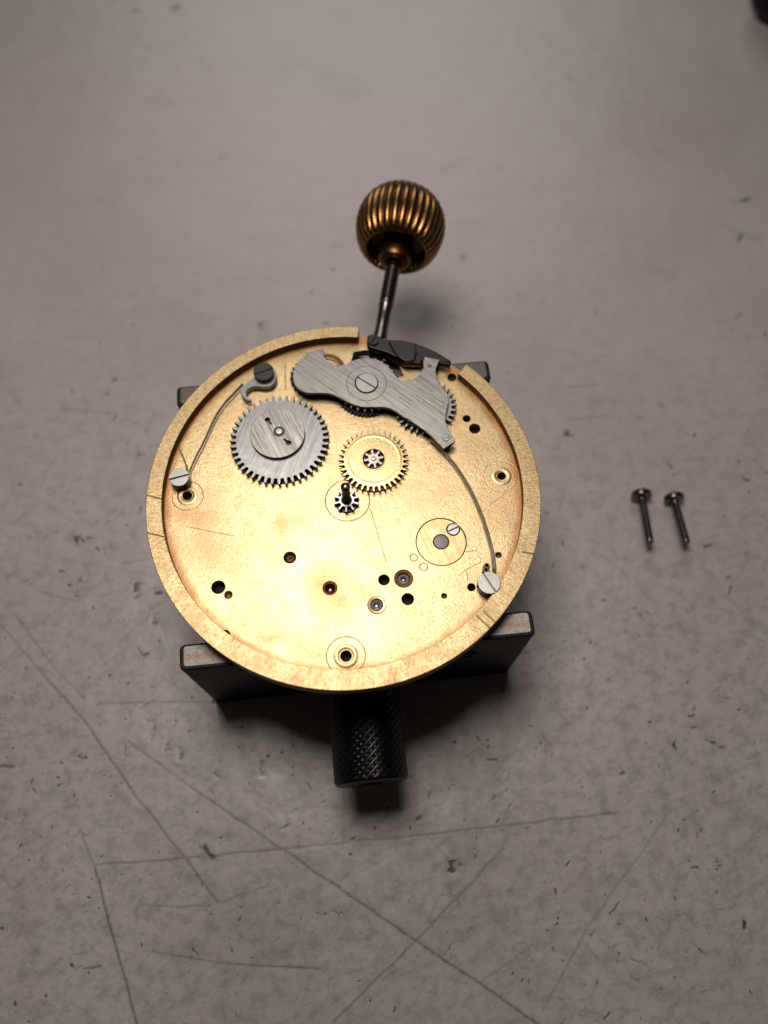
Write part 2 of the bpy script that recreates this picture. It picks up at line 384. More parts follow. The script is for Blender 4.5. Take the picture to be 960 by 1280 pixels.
# ================================================================ the bench
# one sheet; fine enough in view that scratches, chips and dents are pressed into it
# long knife scratches, each where it lies on the bench: start, end, half width, soft edge, strength
L = [
 ((-45.260, -9.552),(-37.849, -16.706),.03,.20,.55),((-37.849, -16.706),(-32.564, -21.600),.05,.22,.8),((-32.564, -21.600),(-24.986, -30.469),.06,.22,.9),((-24.986, -30.469),(-13.962, -41.954),.06,.22,.75),
 ((-31.273, -34.157),(-28.845, -38.497),.04,.2,.6),((-28.845, -38.497),(-25.739, -45.567),.07,.2,.95),((-25.739, -45.567),(-21.720, -54.539),.07,.2,.95),
 ((-28.894, -38.153),(-15.707, -37.031),.04,.2,.7),((-15.707, -37.031),(4.945, -34.925),.05,.25,.65),((4.945, -34.925),(33.025, -31.522),.04,.22,.65),
 ((-26.775, -24.035),(-18.340, -29.464),.05,.25,.6),((-18.340, -29.464),(-2.468, -38.931),.06,.25,.8),((-2.468, -38.931),(22.767, -54.003),.06,.2,.95),
 ((-21.101, -47.126),(-12.433, -48.138),.03,.2,.6),((-12.433, -48.138),(-2.062, -48.646),.04,.2,.75),
 ((-0.356, -53.674),(8.719, -45.544),.04,.2,.7),((8.719, -45.544),(19.123, -35.796),.04,.25,.6),
 ((22.871, -52.246),(28.091, -44.323),.02,.25,.45),((28.091, -44.323),(38.614, -32.170),.02,.3,.4),
 ((-31.153, -19.615),(-15.855, -19.106),.05,.2,.65),((-22.874, -42.234),(-18.423, -42.511),.02,.2,.5),((-18.423, -42.511),(-15.037, -42.302),.03,.2,.6),((-13.679, -42.034),(-8.642, -40.118),.03,.2,.5),
 ((-43.747, -8.141),(-38.267, -14.161),.03,.2,.55),((-38.267, -14.161),(-32.928, -19.143),.03,.2,.45),((-41.135, -5.064),(-36.004, -6.192),.03,.2,.55),
 ((-42.200, 22.393),(-34.113, 21.474),.05,.4,.35),((-34.113, 21.474),(-29.226, 19.092),.02,.3,.35),((-30.784, -1.135),(-27.128, -0.404),.03,.3,.5),((-31.225, 6.361),(-33.699, 4.442),.03,.3,.35),
 ((31.860, 21.733),(36.531, 22.460),.06,.3,.4),((31.312, 27.020),(35.450, 27.490),.03,.35,.35),((27.983, -45.709),(30.283, -48.486),.02,.2,.4),((9.687, -34.067),(12.121, -36.672),.02,.2,.4),
 ((15.868, -49.689),(22.164, -45.782),.02,.2,.35),((-41.980, -27.178),(-40.309, -27.250),.1,.25,.9),((-28.609, -48.894),(-26.672, -48.632),.06,.18,.85),
 ((-19.098, -23.835),(-16.907, -21.873),.02,.5,.3),((-18.193, -20.914),(-18.798, -22.868),.02,.3,.4),((47.245, 25.134),(48.944, 23.838),.02,.3,.2)]
# chips, burns and dirt spots
D = [
 ((-38.050, 2.981),(-37.153, 2.071),.25,.5,.9),((-37.153, 2.071),(-35.535, 2.095),.12,.35,.8),((-33.174, 1.442),(-32.005, 1.573),.15,.4,.7),((-35.779, -2.776),(-35.679, -3.441),.2,.35,.75),((-36.097, -4.882),(-35.376, -4.761),.15,.35,.7),
 ((-28.652, -2.783),(-28.056, -5.859),.12,.45,.7),((-26.003, -4.515),(-25.872, -4.733),.28,.3,.9),((-26.260, -7.675),(-24.965, -7.117),.1,.35,.8),((-25.055, -9.050),(-24.878, -9.686),.15,.3,.7),((-30.562, 15.138),(-30.147, 14.519),.3,.6,.6),
 ((-15.062, 37.098),(-14.811, 36.959),.3,.6,.85),((-35.140, 27.437),(-35.023, 27.439),.28,.35,.8),((-35.881, 25.140),(-35.747, 25.009),.2,.35,.6),((-32.078, 22.684),(-31.947, 22.555),.2,.4,.6),((-42.200, 22.393),(-42.085, 22.394),.2,.4,.5),((-38.986, 15.635),(-38.873, 15.637),.2,.4,.4),
 ((61.065, 62.253),(62.727, 62.944),.3,.6,.85),((-41.970, 104.521),(-41.246, 104.536),.25,.6,.7),((-35.234, 105.278),(-34.799, 105.287),.5,.8,.8),((-23.332, 70.033),(-23.332, 70.033),.25,.5,.55),((7.415, 77.838),(7.415, 77.838),.25,.5,.5),((16.257, 49.821),(16.379, 49.669),.3,.5,.65),
 ((13.230, -37.785),(13.605, -37.780),.5,.4,.85),((-16.483, -36.780),(-15.928, -36.686),.35,.4,.9),((-32.037, -25.821),(-31.687, -26.194),.25,.4,.7),((-10.318, -26.566),(-9.798, -27.028),.2,.4,.75),((-7.269, -33.487),(-6.713, -33.212),.12,.3,.9),((-15.987, -27.672),(-15.759, -28.041),.2,.4,.7),
 ((17.705, -30.452),(17.898, -30.450),.2,.3,.8),((43.375, -21.829),(44.197, -21.624),.12,.35,.8),((44.604, -23.068),(46.819, -23.519),.1,.3,.75),((40.206, -23.416),(40.843, -23.887),.12,.3,.8),((46.211, -43.521),(46.290, -43.602),.2,.3,.9),((34.666, -42.591),(35.437, -43.985),.08,.3,.7),
 ((41.079, -45.628),(41.390, -46.028),.1,.3,.8),((16.021, -35.310),(15.678, -37.408),.06,.3,.7),((13.569, -39.580),(13.247, -41.777),.08,.4,.65),((15.152, -43.002),(15.028, -44.240),.05,.25,.6),((21.441, -49.148),(21.456, -50.559),.07,.3,.65),((13.887, -50.261),(14.669, -51.109),.05,.25,.7),
 ((42.033, -32.395),(42.351, -33.641),.1,.4,.7),((43.875, -36.437),(44.227, -37.300),.1,.3,.7),((30.297, 19.126),(30.727, 18.749),.35,.4,.8),((33.927, 16.011),(34.040, 16.013),.15,.4,.5),((44.762, 23.772),(44.878, 23.773),.2,.4,.6),((34.732, 12.179),(34.477, 11.808),.12,.35,.6),
 ((54.275, 12.846),(55.192, 12.983),.15,.4,.7),((48.388, 2.305),(48.698, 2.195),.15,.3,.75),((37.683, 21.175),(38.029, 21.181),.12,.4,.5),((32.029, -4.663),(31.495, -7.384),.2,.9,.3),((31.040, -1.016),(31.353, -1.124),.2,.4,.6),((36.299, -9.663),(36.632, -9.447),.15,.3,.7),
 ((-26.924, -20.543),(-26.837, -22.009),.05,.3,.6),((-26.997, -24.612),(-26.764, -25.655),.05,.2,.7),((-24.295, -20.801),(-23.743, -23.802),.03,.25,.6),((-24.463, -24.387),(-24.176, -25.146),.06,.2,.75),((-21.880, -20.965),(-21.575, -21.937),.05,.25,.7),((-21.662, -23.870),(-21.536, -25.015),.05,.2,.75),((-19.460, -22.199),(-19.363, -23.166),.06,.2,.7),((-19.622, -25.464),(-19.740, -26.222),.08,.25,.8),((-30.038, -15.276),(-29.923, -15.377),.2,.35,.7),((-5.543, 104.005),(-2.607, 102.624),.3,2.,.2),((-6.407, 88.706),(-2.151, 85.945),1.5,3.,.3),((-37.019, 82.486),(-32.814, 81.642),.4,1.,.3)]

rs = np.random.RandomState(11)
ST = .15
gx = np.concatenate(([-900, -400, -200, -110], np.arange(-70, 76 + ST, ST), [120, 220, 420, 900]))
gy = np.concatenate(([-900, -400, -200, -100], np.arange(-58, 46, ST), np.arange(46, 114, ST * 2), [150, 260, 480, 900]))
NX, NY = len(gx), len(gy)
def smooth_noise(cell, seed):
    r = np.random.RandomState(seed); n = 64; g = r.rand(n, n)
    X = (gx[None, :] / cell) % (n - 1); Y = (gy[:, None] / cell) % (n - 1)
    xi = np.floor(X).astype(int); yi = np.floor(Y).astype(int); fx = X - xi; fy = Y - yi
    fx = fx * fx * (3 - 2 * fx); fy = fy * fy * (3 - 2 * fy)
    return (g[yi, xi] * (1 - fx) + g[yi, xi + 1] * fx) * (1 - fy) + (g[yi + 1, xi] * (1 - fx) + g[yi + 1, xi + 1] * fx) * fy
wob = [(smooth_noise(2.5, 3) - .5) * .7 + (smooth_noise(.8, 4) - .5) * .35, (smooth_noise(2.5, 5) - .5) * .7 + (smooth_noise(.8, 6) - .5) * .35]
LY = {k: np.zeros((NY, NX), np.float32) for k in ('scratch', 'chip', 'speck', 'scuff')}
def stroke(lay, a, b, r, soft, k, wv=1.0):
    pad = r + soft + .6
    x0, x1 = np.searchsorted(gx, (min(a[0], b[0]) - pad, max(a[0], b[0]) + pad)); y0, y1 = np.searchsorted(gy, (min(a[1], b[1]) - pad, max(a[1], b[1]) + pad))
    if x1 <= x0 or y1 <= y0: return
    X = gx[None, x0:x1] + wob[0][y0:y1, x0:x1] * wv; Y = gy[y0:y1, None] + wob[1][y0:y1, x0:x1] * wv
    dx, dy = b[0] - a[0] + 1e-4, b[1] - a[1] + 1e-4
    h = np.clip(((X - a[0]) * dx + (Y - a[1]) * dy) / (dx * dx + dy * dy), 0, 1)
    d = np.hypot(X - a[0] - dx * h, Y - a[1] - dy * h)
    m_ = np.clip(1 - (d - r) / soft, 0, 1) * k
    s_ = LY[lay][y0:y1, x0:x1]; np.maximum(s_, m_, out=s_)
for q in L: stroke('scratch', q[0], q[1], q[2] * .8, q[3] * .8, q[4], wv=.28)
for (a, b, hw, sf, k) in D:      # every chip is a ragged cluster of small nicks
    if sf > .8: stroke('scuff', a, b, hw, sf, k, 1.5); continue
    ln = math.hypot(b[0] - a[0], b[1] - a[1]); nn = 3 + int(5 * hw / .2 + ln * 2.5)
    for j in range(nn):
        u = rs.rand(); sp_ = hw * 1.1 + .05; x, y = a[0] + (b[0] - a[0]) * u + rs.normal(0, sp_ * .6), a[1] + (b[1] - a[1]) * u + rs.normal(0, sp_ * .6)
        an = math.atan2(b[1] - a[1], b[0] - a[0]) + rs.normal(0, .8); l2 = rs.uniform(.02, .25 + .25 * ln)
        stroke('chip', (x, y), (x + l2 * cos(an), y + l2 * sin(an)), rs.uniform(.0, .35) * hw, rs.uniform(.12, .3), k * rs.uniform(.5, 1.05), 1.6)
    stroke('scuff', a, b, hw * .8, sf + .35, k * .7, 1.6)
def wear(y): return min(1.0, max(.04, (58 - y) / 78.0)) 
for i in range(15000):
    x, y = rs.uniform(-72, 78), rs.uniform(-60, 114)
    if rs.rand() > wear(y) * (.35 + 1.1 * rs.rand() * (np.sin(x * .13 + 1) * np.sin(y * .17) * .5 + .6)): continue
    ln = min(2.2, .07 * np.exp(rs.normal(.6, 1.0))); an = rs.choice([1.45, .15, -.75, .9]) + rs.normal(0, .35)
    e_ = (x + ln * cos(an), y + ln * sin(an))
    stroke('speck', (x, y), e_, rs.uniform(0, .05), rs.uniform(.12, .26), min(1., rs.uniform(.2, .6) * (1 + .9 * (rs.rand() > .75))), 1.3)
for i in range(420):      # hairlines and rub marks
    x, y = rs.uniform(-72, 78), rs.uniform(-60, 100)
    if rs.rand() > wear(y) + .08: continue
    ln = rs.uniform(2, 18); an = rs.choice([.1, -.8, 1.35, .8]) + rs.normal(0, .25)
    stroke('scratch', (x, y), (x + ln * cos(an), y + ln * sin(an)), 0, .22, rs.uniform(.04, .20), .5)
for i in range(260):      # soft smudges
    x, y = rs.uniform(-72, 78), rs.uniform(-60, 100)
    if rs.rand() > wear(y) + .03: continue
    ln = rs.uniform(.5, 7); an = rs.choice([.1, .25, -.6]) + rs.normal(0, .3)
    stroke('scuff', (x, y), (x + ln * cos(an), y + ln * sin(an)), 0, rs.uniform(.5, 1.6), rs.uniform(.12, .5), 1.6)
for (u, rr) in (((20.670, -46.608), .95), ((-38.796, -33.005), .8), ((14.916, -26.228), .7), ((19.274, -27.388), .8)):     # small pressed rings
    for j in range(14):
        a0, a1 = 2 * pi * j / 14, 2 * pi * (j + 1) / 14
        stroke('scratch', (u[0] + rr * cos(a0), u[1] + rr * sin(a0)), (u[0] + rr * cos(a1), u[1] + rr * sin(a1)), 0, .18, .3 + .25 * (j % 3 == 0), .3)
Z = -.015 * LY['scratch'] - .04 * LY['chip'] - .02 * LY['speck'] + .03 * (smooth_noise(1.6, 8) - .5) * np.clip((70 - gy[:, None]) / 60, .25, 1) + .03 * (smooth_noise(6, 9) - .5)
XX, YY = np.meshgrid(gx, gy)
co = np.stack((XX, YY, Z - .04), -1).reshape(-1, 3).astype(np.float32) * S
idx = np.arange(NX * NY).reshape(NY, NX)
fc = np.stack((idx[:-1, :-1], idx[:-1, 1:], idx[1:, 1:], idx[1:, :-1]), -1).reshape(-1, 4).astype(np.int32)
me = bpy.data.meshes.new('bench_top')
me.vertices.add(len(co)); me.vertices.foreach_set('co', co.ravel())
me.loops.add(fc.size); me.loops.foreach_set('vertex_index', fc.ravel())
me.polygons.add(len(fc)); me.polygons.foreach_set('loop_start', np.arange(0, fc.size, 4, dtype=np.int32))
me.update(calc_edges=True); me.shade_smooth()
for k, v in LY.items():
    at = me.attributes.new(k, 'FLOAT', 'POINT'); at.data.foreach_set('value', v.ravel())
me.materials.append(M['bench'])
bench = bpy.data.objects.new('bench_top', me); sc.collection.objects.link(bench); bench['kind'] = 'structure'
bench['label'] = 'scratched warm grey plastic bench top with nicks and dark specks'

# ================================================================ movement holder
HA = radians(6.6); HC = (0.1, -0.3)
holder = thing('movement_holder', 'black metal clamp with knurled knob gripping the round brass watch movement', 'holder', (HC[0], HC[1], 0))
holder.rotation_euler.z = HA
ORG[holder.name] = Vector((0, 0, 0))     # its children are written in the holder's own axes
HX, HY, HZ = 18.65, 16.95, 20.0
def rrect(x0, x1, y0, y1, r, n=5):
    o = []
    for (cx, cy, a) in ((x1 - r, y1 - r, 0), (x0 + r, y1 - r, pi / 2), (x0 + r, y0 + r, pi), (x1 - r, y0 + r, 3 * pi / 2)):
        o += [(cx + r * cos(a + pi / 2 * i / n), cy + r * sin(a + pi / 2 * i / n)) for i in range(n + 1)]
    return o
TH = 2.75
for sgn, yc in ((-1, -HY + TH / 2), (1, HY - TH / 2)):
    j = flat('jaw', [rrect(-HX, HX, yc - TH / 2, yc + TH / 2, .55)], 0.0, HZ, M['black'], holder, .18, org=(0, yc, 0),
             label='black front jaw with bare worn top' if sgn < 0 else 'black back jaw behind the crown side')
    flat('top_strip' , [rrect(-HX + .45, HX - .45, yc - TH / 2 + .42, yc + TH / 2 - .22, .3)], HZ - .02, HZ + .06, M['jaw_top'] if sgn < 0 else M['jaw_edge'], j, .02, org=(0, yc, HZ))
    if sgn < 0:
        for x in (-10.5, 12.0):
            rt_ = Euler((pi / 2, 0, 0))
            lathe('socket_screw', [(0, .12), (.55, .12), (.6, 0.3), (1.05, .3), (1.1, -.3)], (x, -HY, 14.2), M['black'], j, 24, None, rt_)
    flat('clamp_block', [rrect(-7, 7, yc - (0 if sgn < 0 else 5), yc + (5 if sgn < 0 else 0), .4)], 0.6, 15.5, M['black'], holder, .1, org=(0, yc, 0.6))
for x in (-11, 11):
    lathe('guide_rod', [(0, -14), (1.2, -14), (1.2, 14), (0, 14)], (x, 0, 6.5), M['steel_plain'], holder, 24, None, Euler((pi / 2, 0, 0)))
lathe('lead_screw', [(0, -14), (1.6, -14), (1.6, 14), (0, 14)], (0, 0, 10.0), M['steel_plain'], holder, 24, lambda r, z, a: r + .1 * sin(z * 9 + a), Euler((pi / 2, 0, 0)))
# knurled knob: a cylinder whose skin is thousands of tiny pyramids
def knob():
    bm = bmesh.new(); R0, y0, y1, nu, nv = 4.02, -HY - .15, -29.3, 60, 23
    prof = []
    rows = []
    for j in range(nv * 2 + 1):
        t = j / (nv * 2); y = y0 - 2.2 + (y1 + .5 - y0 + 2.2) * t
        row = []
        for i in range(nu * 2):
            a = 2 * pi * i / (nu * 2); peak = ((i % 2 == 0) and (j % 2 == 0) and ((i // 2 + j // 2) % 2 == 0))
            r = R0 + (.08 if peak else (.0 if (i + j) % 2 == 0 else .03))
            row.append(bm.verts.new((r * cos(a) * S, y * S, r * sin(a) * S)))
        rows.append(row)
    def ring(r, y): return [bm.verts.new((r * cos(2 * pi * i / (nu * 2)) * S, y * S, r * sin(2 * pi * i / (nu * 2)) * S)) for i in range(nu * 2)]
    rows = [ring(2.6, y0), ring(3.0, y0 - .9), ring(3.75, y0 - 1.9)] + rows + [ring(R0 + .02, y1 + .35), ring(R0 - .08, y1 + .1), ring(R0 - .4, y1), ring(1.6, y1), ring(1.5, y1 + .5)]
    for a, b in zip(rows, rows[1:]):
        for i in range(nu * 2):
            k = (i + 1) % (nu * 2); bm.faces.new((a[i], a[k], b[k], b[i]))
    bm.faces.new(rows[0]); bm.faces.new(rows[-1][::-1])
    bmesh.ops.recalc_face_normals(bm, faces=bm.faces)
    me = bpy.data.meshes.new('knurled_knob'); bm.to_mesh(me); bm.free(); me.materials.append(M['black_knob'])
    o = bpy.data.objects.new('knurled_knob', me); link(o, holder, (0, 0, 10.0)); o['label'] = 'black diamond-knurled clamp knob at the near side'
knob()

# ================================================================ the watch movement
mv = thing('watch_movement', 'round gilt pocket watch movement, gears and steel lever exposed, brass crown on its stem', 'watch movement', (0, 0, 20.0))
# ---- main plate: floor with real holes
holes = [((-17.367, -0.102), .56), ((17.483, 2.834), .50), ((0.710, -17.717), .62), ((13.772, 10.035), .47), ((14.658, 8.763), .66), ((12.173, 15.490), .55),
         ((-13.026, -10.570), .76), ((-11.889, -11.398), .46), ((-11.828, -15.628), .48), ((4.497, -9.501), .63), ((7.037, -11.587), .68), ((10.881, -11.182), .33), ((13.789, -10.181), .46), ((16.799, -6.521), .36),
         ((-5.642, -7.143), .70), ((-1.211, -10.496), .80), ((6.590, -9.328), 1.03), ((3.776, -12.270), 1.00)]
cap_c = (10.638, -5.090)
slot = [(0.518, 18.803), (1.846, 19.104), (3.950, 18.747), (5.768, 17.556), (6.535, 15.595), (4.193, 14.690), (1.358, 15.512), (0.183, 17.135)]
GA, GB = radians(87.0), radians(50.0)     # the rim is cut away between these two angles
RO = 21.5; RC = (-0.12, 0.36); RI = 19.72
floor_loops = [circ((0, 0), 21.05, 160)] + [circ(c, r, 28) for c, r in holes] + [circ(cap_c, 2.78, 64), slot]
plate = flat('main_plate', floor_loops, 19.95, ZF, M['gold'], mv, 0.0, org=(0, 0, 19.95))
def inner(a0, a1, n, cx=RC, r=RI): return arcpts(cx, r, a0, a1, n)
outer_a = arcpts((0, 0), RO, GA, GB + 2 * pi, 180)
inn = []
for i in range(179, -1, -1):
    a = GA + (GB + 2 * pi - GA) * i / 179; d = (cos(a), sin(a))
    b = d[0] * RC[0] + d[1] * RC[1]; k = b + math.sqrt(b * b - (RC[0] ** 2 + RC[1] ** 2) + RI * RI)
    inn.append((k * d[0], k * d[1]))
rim_me = flat_mesh([outer_a + inn], 20.3, ZR, (0, 0, 20.3), .06)
rim_me.materials.clear()
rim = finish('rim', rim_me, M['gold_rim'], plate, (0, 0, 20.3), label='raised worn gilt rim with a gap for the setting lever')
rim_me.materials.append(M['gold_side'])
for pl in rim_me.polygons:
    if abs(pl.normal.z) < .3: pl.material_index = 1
# backing under the plate, its near-black sheet standing in for darkness in the bores
lathe('back_bridge', [(0, 0), (12.8, 0), (13.2, .3), (13.2, 5.2), (0, 5.2)], (0, 0, 14.6), M['gold_side'], mv, 64)
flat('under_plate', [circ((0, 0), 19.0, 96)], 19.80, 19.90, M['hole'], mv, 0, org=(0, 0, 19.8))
# ---- screw bosses round three of the bores
def torus_ring(name, c, r0, r1, z0, z1, mat, parent, label=None):
    rm = (r0 + r1) / 2
    return lathe(name, [(r1, z0), (r1 - .02, z0 + (z1 - z0) * .6), (rm + (r1 - rm) * .3, z1), (rm - (rm - r0) * .3, z1), (r0 + .02, z0 + (z1 - z0) * .5), (r0, z0)], (c[0], c[1], 0), mat, parent, 40, label=label)
torus_ring('boss', (-17.367, -0.102), .60, 1.15, 21.18, 21.30, M['gold'], plate)
torus_ring('boss', (17.483, 2.834), .55, 1.15, 21.18, 21.30, M['gold'], plate)
torus_ring('boss', (0.710, -17.717), .68, 1.30, 21.18, 21.30, M['gold'], plate)
# ---- jewels and bushings
def jewel(c, r, ringmat, jm, zt=21.08, bore=.16, parent=plate, label=None, outer=None):
    o = lathe('jewel_setting', [(r, 20.2), (r, zt), (r * .93, zt + .05), (r * .72, zt + .02), (r * .66, zt - .25), (r * .66, 20.2)], (c[0], c[1], 0), ringmat, parent, 36, label=label)
    lathe('jewel', [(r * .655, zt - .32), (r * .5, zt - .16), (bore * 1.6, zt - .2), (bore, zt - .42), (bore, zt - .9)], (c[0], c[1], 0), jm, o, 32)
    lathe('pivot', [(0, zt - .45), (bore * .7, zt - .5), (bore * .7, 20.2)], (c[0], c[1], 0), M['steel_plain'], o, 16)
jewel((6.590, -9.328), 1.0, M['gold_side'], M['jewel_grey'], 21.10, .22, label='dark ringed jewel setting')
jewel((3.776, -12.270), .98, M['brass'], M['jewel_grey'], 21.24, .24, label='bright gilt ringed jewel setting')
jewel((-5.642, -7.143), .68, M['hole'], M['jewel_red'], 21.02, .10, label='small coppery jewel')
jewel((-1.211, -10.496), .78, M['gold_side'], M['gold_side'], 21.05, .22, label='dark bushing in a tarnished patch')
for c, r in (((10.881, -11.182), .31), ((-11.889, -11.398), .44), ((16.799, -6.521), .34)):
    lathe('bushing', [(r, 20.3), (r, 20.95), (r * .7, 20.9), (r * .55, 20.75), (0, 20.7)], (c[0], c[1], 0), M['gold_side'], plate, 24)
# ---- balance cap with screw
cap = flat('balance_cap', [circ(cap_c, 2.70, 72), circ(cap_c, .86, 32), circ((11.974, -3.642), .72, 28)], 20.6, 21.16, M['cap'], mv, .05, org=(cap_c[0], cap_c[1], 20.6), label='round brushed brass cap with pale jewel')
lathe('end_jewel', [(.80, 20.7), (.80, 21.10), (.72, 21.17), (0, 21.20)], (cap_c[0], cap_c[1], 0), M['jewel_pink'], cap, 32)
screw('cap_screw', (11.974, -3.642), .64, 20.7, 21.22, 28, M['steel_plain'], cap, .13, .2)

# ---- great winding wheel
WC = (-7.487, 6.643)
wh = flat('winding_wheel', [gear(WC, 5.62, 4.88, 44, .05, .50, .26)], 21.45, 22.1, M['steel_wheel'], mv, .03, org=(WC[0], WC[1], 21.45), label='large brushed steel toothed wheel')
DC = (-7.676, 7.062)
kh = []
for (u, tail) in (((-8.892, 8.768), -1), ((-6.380, 5.879), 1)):
    dx, dy = (DC[0] - u[0]), (DC[1] - u[1]); l = math.hypot(dx, dy); a0 = math.atan2(dy, dx)
    kh.append(arcpts(u, .29, a0 + .45, a0 + 2 * pi - .45, 20) + [(u[0] + .72 * cos(a0) + .11 * sin(a0), u[1] + .72 * sin(a0) - .11 * cos(a0)), (u[0] + .72 * cos(a0) - .11 * sin(a0), u[1] + .72 * sin(a0) + .11 * cos(a0))])
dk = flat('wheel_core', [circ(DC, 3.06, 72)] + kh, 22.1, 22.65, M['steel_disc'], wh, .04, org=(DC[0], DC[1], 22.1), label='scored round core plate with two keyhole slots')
flat('slot_shade_disc', [circ(DC, 2.6, 40)], 22.05, 22.16, M['dark_steel'], dk, 0, org=(DC[0], DC[1], 22.05))  # dark disc added as shade inside the keyhole slots
torus_ring('arbor_collar', (-7.509, 7.266), .46, .66, 22.6, 22.70, M['dark_steel'], dk)
lathe('arbor', [(0, 22.82), (.34, 22.80), (.44, 22.70), (.44, 22.3)], (-7.509, 7.266) + (0,), M['steel_plain'], dk, 24)
lathe('gap_shade_disc', [(5.2, 21.15), (5.2, 21.4), (4.3, 21.44)], (WC[0], WC[1], 0), M['hole'], wh, 60)  # near-black ring added as shade between the teeth

# ---- brass intermediate wheel with pinion
BC = (3.162, 4.261)
bw = flat('minute_wheel', [gear(BC, 3.92, 3.30, 36, .02, .44, .24), circ(BC, 1.36, 40)], 21.62, 22.1, M['brass'], mv, .02, org=(BC[0], BC[1], 21.7), label='thin brass toothed wheel with steel pinion in its centre')
torus_ring('wheel_step', BC, 2.7, 3.2, 22.08, 22.112, M['brass'], bw)
torus_ring('hub_ring', BC, 1.14, 1.46, 21.7, 22.16, M['brass'], bw)
lathe('gap_shade_disc', [(3.6, 21.2), (3.6, 21.5), (3.0, 21.6)], (BC[0], BC[1], 0), M['gold_side'], bw, 60)  # dark ring under the brass teeth, painted shade for their gaps
lathe('hub_floor', [(0, 21.66), (1.4, 21.66), (1.4, 21.6)], (BC[0], BC[1], 0), M['gold_side'], bw, 32)
bw.data.materials.append(M['gold_side'])  # tooth sides darkened to imitate shadow in the gaps
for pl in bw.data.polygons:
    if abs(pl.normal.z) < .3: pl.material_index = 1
pn = flat('pinion', [gear(BC, 1.13, .62, 8, .2, .42, .3)], 21.65, 22.22, M['steel_plain'], bw, .03, org=(BC[0], BC[1], 21.7))
lathe('pivot', [(0, 22.42), (.22, 22.4), (.28, 22.3), (.28, 22.1)], (BC[0], BC[1], 0), M['brass'], bw, 20)
# ---- cannon pinion
CC = (0.286, -0.650)
cn = flat('cannon_pinion', [gear(CC, 1.42, .82, 10, .31, .40, .3)], 21.3, 21.95, M['teeth'], mv, .06, org=(CC[0], CC[1], 21.3), label='small ten-leaf steel pinion under a tall centre post')
lathe('pinion_seat', [(1.3, 21.21), (1.2, 21.32), (0, 21.32)], (CC[0], CC[1], 0), M['dark_steel'], cn, 32)
lathe('centre_post', [(.62, 21.9), (.56, 22.3), (.46, 22.5), (.44, 25.2), (.50, 25.25), (.50, 25.5), (.40, 25.56), (.34, 25.5), (.33, 25.1), (0, 25.1)], (CC[0], CC[1], 0), M['dark_steel'], cn, 28)
lathe('post_tip', [(0, 25.72), (.15, 25.66), (.24, 25.5), (.24, 25.0)], (CC[0], CC[1], 0), M['teeth'], cn, 20)

# ---- keyless wheels beneath the steel yoke
KC = (2.203, 13.810)
kw = flat('crown_wheel', [gear(KC, 3.86, 3.6, 52, 0, .6, .4)], 21.25, 21.62, M['dark_steel'], mv, .03, org=(KC[0], KC[1], 21.25), label='dark crown wheel half hidden by the steel yoke')  # disc coloured near-black, doubling as shadow beneath the yoke
tm = flat_mesh([[(KC[0] + .34 * cos(q) * (1.0), KC[1] + .15 * sin(q) * (1.25 - .35 * cos(q))) for q in [2 * pi * i / 18 for i in range(18)]]], 21.6, 22.3, (KC[0], KC[1], 21.6), .05)
tm.name = 'tooth'; tm.materials.clear(); tm.materials.append(M['teeth']); tm.shade_smooth(); tm.set_sharp_from_angle(angle=radians(32))
for k in range(26):
    a = 2 * pi * k / 26 + .08
    o = bpy.data.objects.new('tooth', tm); link(o, kw, (KC[0] + 3.22 * cos(a), KC[1] + 3.22 * sin(a), 21.6)); o.rotation_euler.z = a
SC_ = (8.970, 11.274)
sw_ = flat('setting_wheel', [gear(SC_, 3.66, 3.02, 30, .04, .42, .22)], 21.5, 21.98, M['steel_plain'], mv, .04, org=(SC_[0], SC_[1], 21.5), label='steel setting wheel half hidden by the yoke')
flat('gap_shade_disc', [circ(SC_, 3.3, 40)], 21.2, 21.48, M['dark_steel'], sw_, 0)  # dark disc put below so the tooth gaps look shaded
LC = (-4.167, 14.996)
lw = flat('ratchet_wheel', [gear(LC, 2.62, 2.25, 24, .1, .48, .25)], 21.3, 21.95, M['dark_steel'], mv, .03, org=(LC[0], LC[1], 21.3), label='small dark wheel under the rounded lobe of the yoke')
rc = (6.370, 10.576)
ribbon('recess_edge', arcpts((7.199, 11.535), 2.15, radians(165), radians(262), 16), (.22, .22), 21.18, 21.32, M['brass'], plate, .03)
ribbon('recess_edge', arcpts((-2.618, 16.102), 2.05, radians(10), radians(110), 18), (.5, .5), 21.18, 21.42, M['gold_side'], plate, .08)
ribbon('recess_edge', arcpts((-2.618, 16.102), 1.65, radians(15), radians(110), 18), (.2, .2), 21.18, 21.52, M['brass'], plate, .04)

